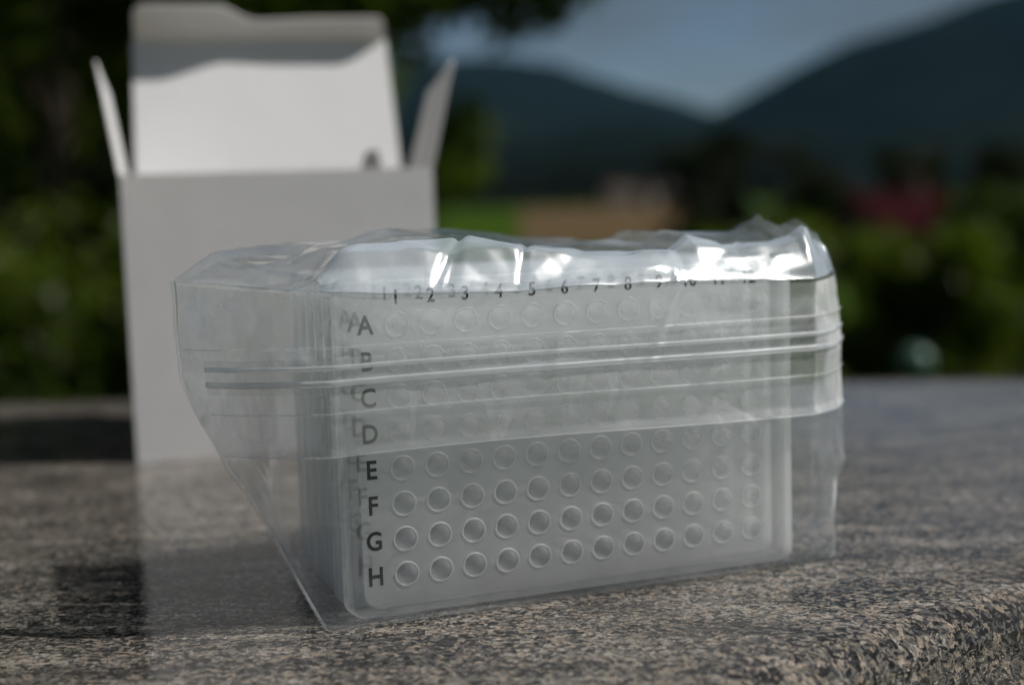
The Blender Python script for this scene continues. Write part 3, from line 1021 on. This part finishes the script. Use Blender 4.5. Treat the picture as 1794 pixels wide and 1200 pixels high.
    for wz in rows:
        q = (81.0 - wz) / 37.0
        U, V, Wz = front_at(wz, 1.0 + 0.6 * math.sin(q * 3.1), j0, j1)
        Wz = Wz + (interp(U, CREST) - 82.1) * float(smooth((wz - 66) / 15.0))
        sag = 1.4 * np.sin(U * 0.031 + 0.6) * q
        V = V - hem_folds(U, Wz) * smooth(q * 6) - 0.9 * smooth((46.5 - wz) / 3) * (0.4 + 0.6 * smooth((U - 55) / 20))
        FL.append(np.stack([U, V, Wz + sag * 0.6], 1))
    FL = np.array(FL)
    nc = j1 - j0
    flap = mesh('folded_mouth', FL.reshape(-1, 3) * mm, grid_faces(len(rows), nc), M['mouth'], root, True)

    mesh('folded_mouth_top', G2[:, nA - 3:-8].reshape(-1, 3) * mm, grid_faces(n_lay, NC - nA + 3 - 8), M['milky_sheen'], root, True)

    def rib(name, wz, rad, mat, jA, jB, flat=1.0, parent=flap):
        U, V, Wz = front_at(wz, 1.9 + 0.3, jA, jB)
        V = V - hem_folds(U, Wz) * 0.7
        q = (81.0 - wz) / 37.0
        Wz = np.minimum(Wz, 200) + 1.4 * np.sin(U * 0.031 + 0.6) * q * 0.6
        pts = np.stack([U, V, Wz], 1)
        n = len(pts); sg = 8
        rv = []
        for k_ in range(n):
            g = pts[min(k_ + 1, n - 1)] - pts[max(k_ - 1, 0)]
            nn = np.array([g[1], -g[0], 0]); nn /= np.linalg.norm(nn)
            for s_ in range(sg):
                a = 2 * math.pi * s_ / sg
                rv.append(pts[k_] + nn * math.cos(a) * rad * flat + np.array([0, 0, 1]) * math.sin(a) * rad)
        fs = grid_faces(n, sg, 0, True) + [tuple(reversed(range(sg))), tuple((n - 1) * sg + s_ for s_ in range(sg))]
        return mesh(name, np.array(rv) * mm, fs, mat, parent, True)
    band = []
    for wz in np.linspace(59.5, 68.0, 12):
        U, V, Wz = front_at(wz, 1.75, 10, NC - 3)
        V = V - hem_folds(U, Wz) * 0.7
        band.append(np.stack([U, V, Wz + 1.4 * np.sin(U * 0.031 + 0.6) * (81.0 - wz) / 37.0 * 0.6], 1))
    band = np.array(band)
    mesh('zip_band', band.reshape(-1, 3) * mm, grid_faces(12, band.shape[1]), M['zip_band'], flap, True)
    rib('zip_rib', 62.0, 0.75, M['zip'], 10, NC - 3, 0.55)
    rib('zip_rib', 65.8, 0.55, M['zip'], 10, NC - 3, 0.5)
    rib('zip_edge', 54.6, 0.20, M['fold'], 8, NC - 3)
    rib('zip_edge', 70.6, 0.22, M['fold'], 2, NC - 3)
    rib('hem', 43.9, 0.18, M['fold'], 2, NC - 3, 1.6)

    # ---- welded seams: left wing edge, right wing edge, crest
    def strip(name, line, wdt, direction, parent=root, mat='film_edge'):
        L = np.array(line)
        o = np.array(direction) * wdt
        v = np.concatenate([L, L + o])
        n = len(L)
        v2 = np.concatenate([v, v + np.array([0.0, -0.12, 0.0])])
        fs = [(i, i + 1, n + i + 1, n + i) for i in range(n - 1)] + [(2 * n + i, 3 * n + i, 3 * n + i + 1, 2 * n + i + 1) for i in range(n - 1)]
        fs += [(n + i, n + i + 1, 3 * n + i + 1, 3 * n + i) for i in range(n - 1)] + [(i, 2 * n + i, 2 * n + i + 1, i + 1) for i in range(n - 1)]
        return mesh(name, v2 * mm, fs, M[mat], parent, True)
    strip('side_seam', vs[1:, 0], 0.8, (-0.95, 0.15, -0.1), mat='fold')
    strip('side_seam', vs[1:, NC - 1], 0.7, (0.95, 0.2, 0.0), mat='fold')
    crest = F[1:-1] + np.array([0, -0.1, 0.0])
    rv = []
    n = len(crest)
    for k_ in range(n):
        for s_ in range(6):
            a = 2 * math.pi * s_ / 6
            rv.append(crest[k_] + np.array([0, math.cos(a) * 0.22, math.sin(a) * 0.22]))
    mesh('top_crease', np.array(rv) * mm, grid_faces(n, 6, 0, True), M['film_edge'], root, True)
build_bag()

# ------------------------------------------------------------------ valley haze
def build_haze():
    bm = bmesh.new()
    box_bm(bm, -5200, 5200, -500, 5800, -14, 760)
    t = NT('haze')
    pv = t.n('VolumePrincipled')
    pv.inputs['Color'].default_value = (0.22, 0.62, 1.0, 1)
    pv.inputs['Density'].default_value = 0.000024
    pv.inputs['Anisotropy'].default_value = 0.2
    t.l(pv.outputs[0], t.out.inputs['Volume'])
    o = from_bm('haze', bm, t.m)
    tag(o, 'thin blue haze filling the valley', None, None, 'stuff')
build_haze()
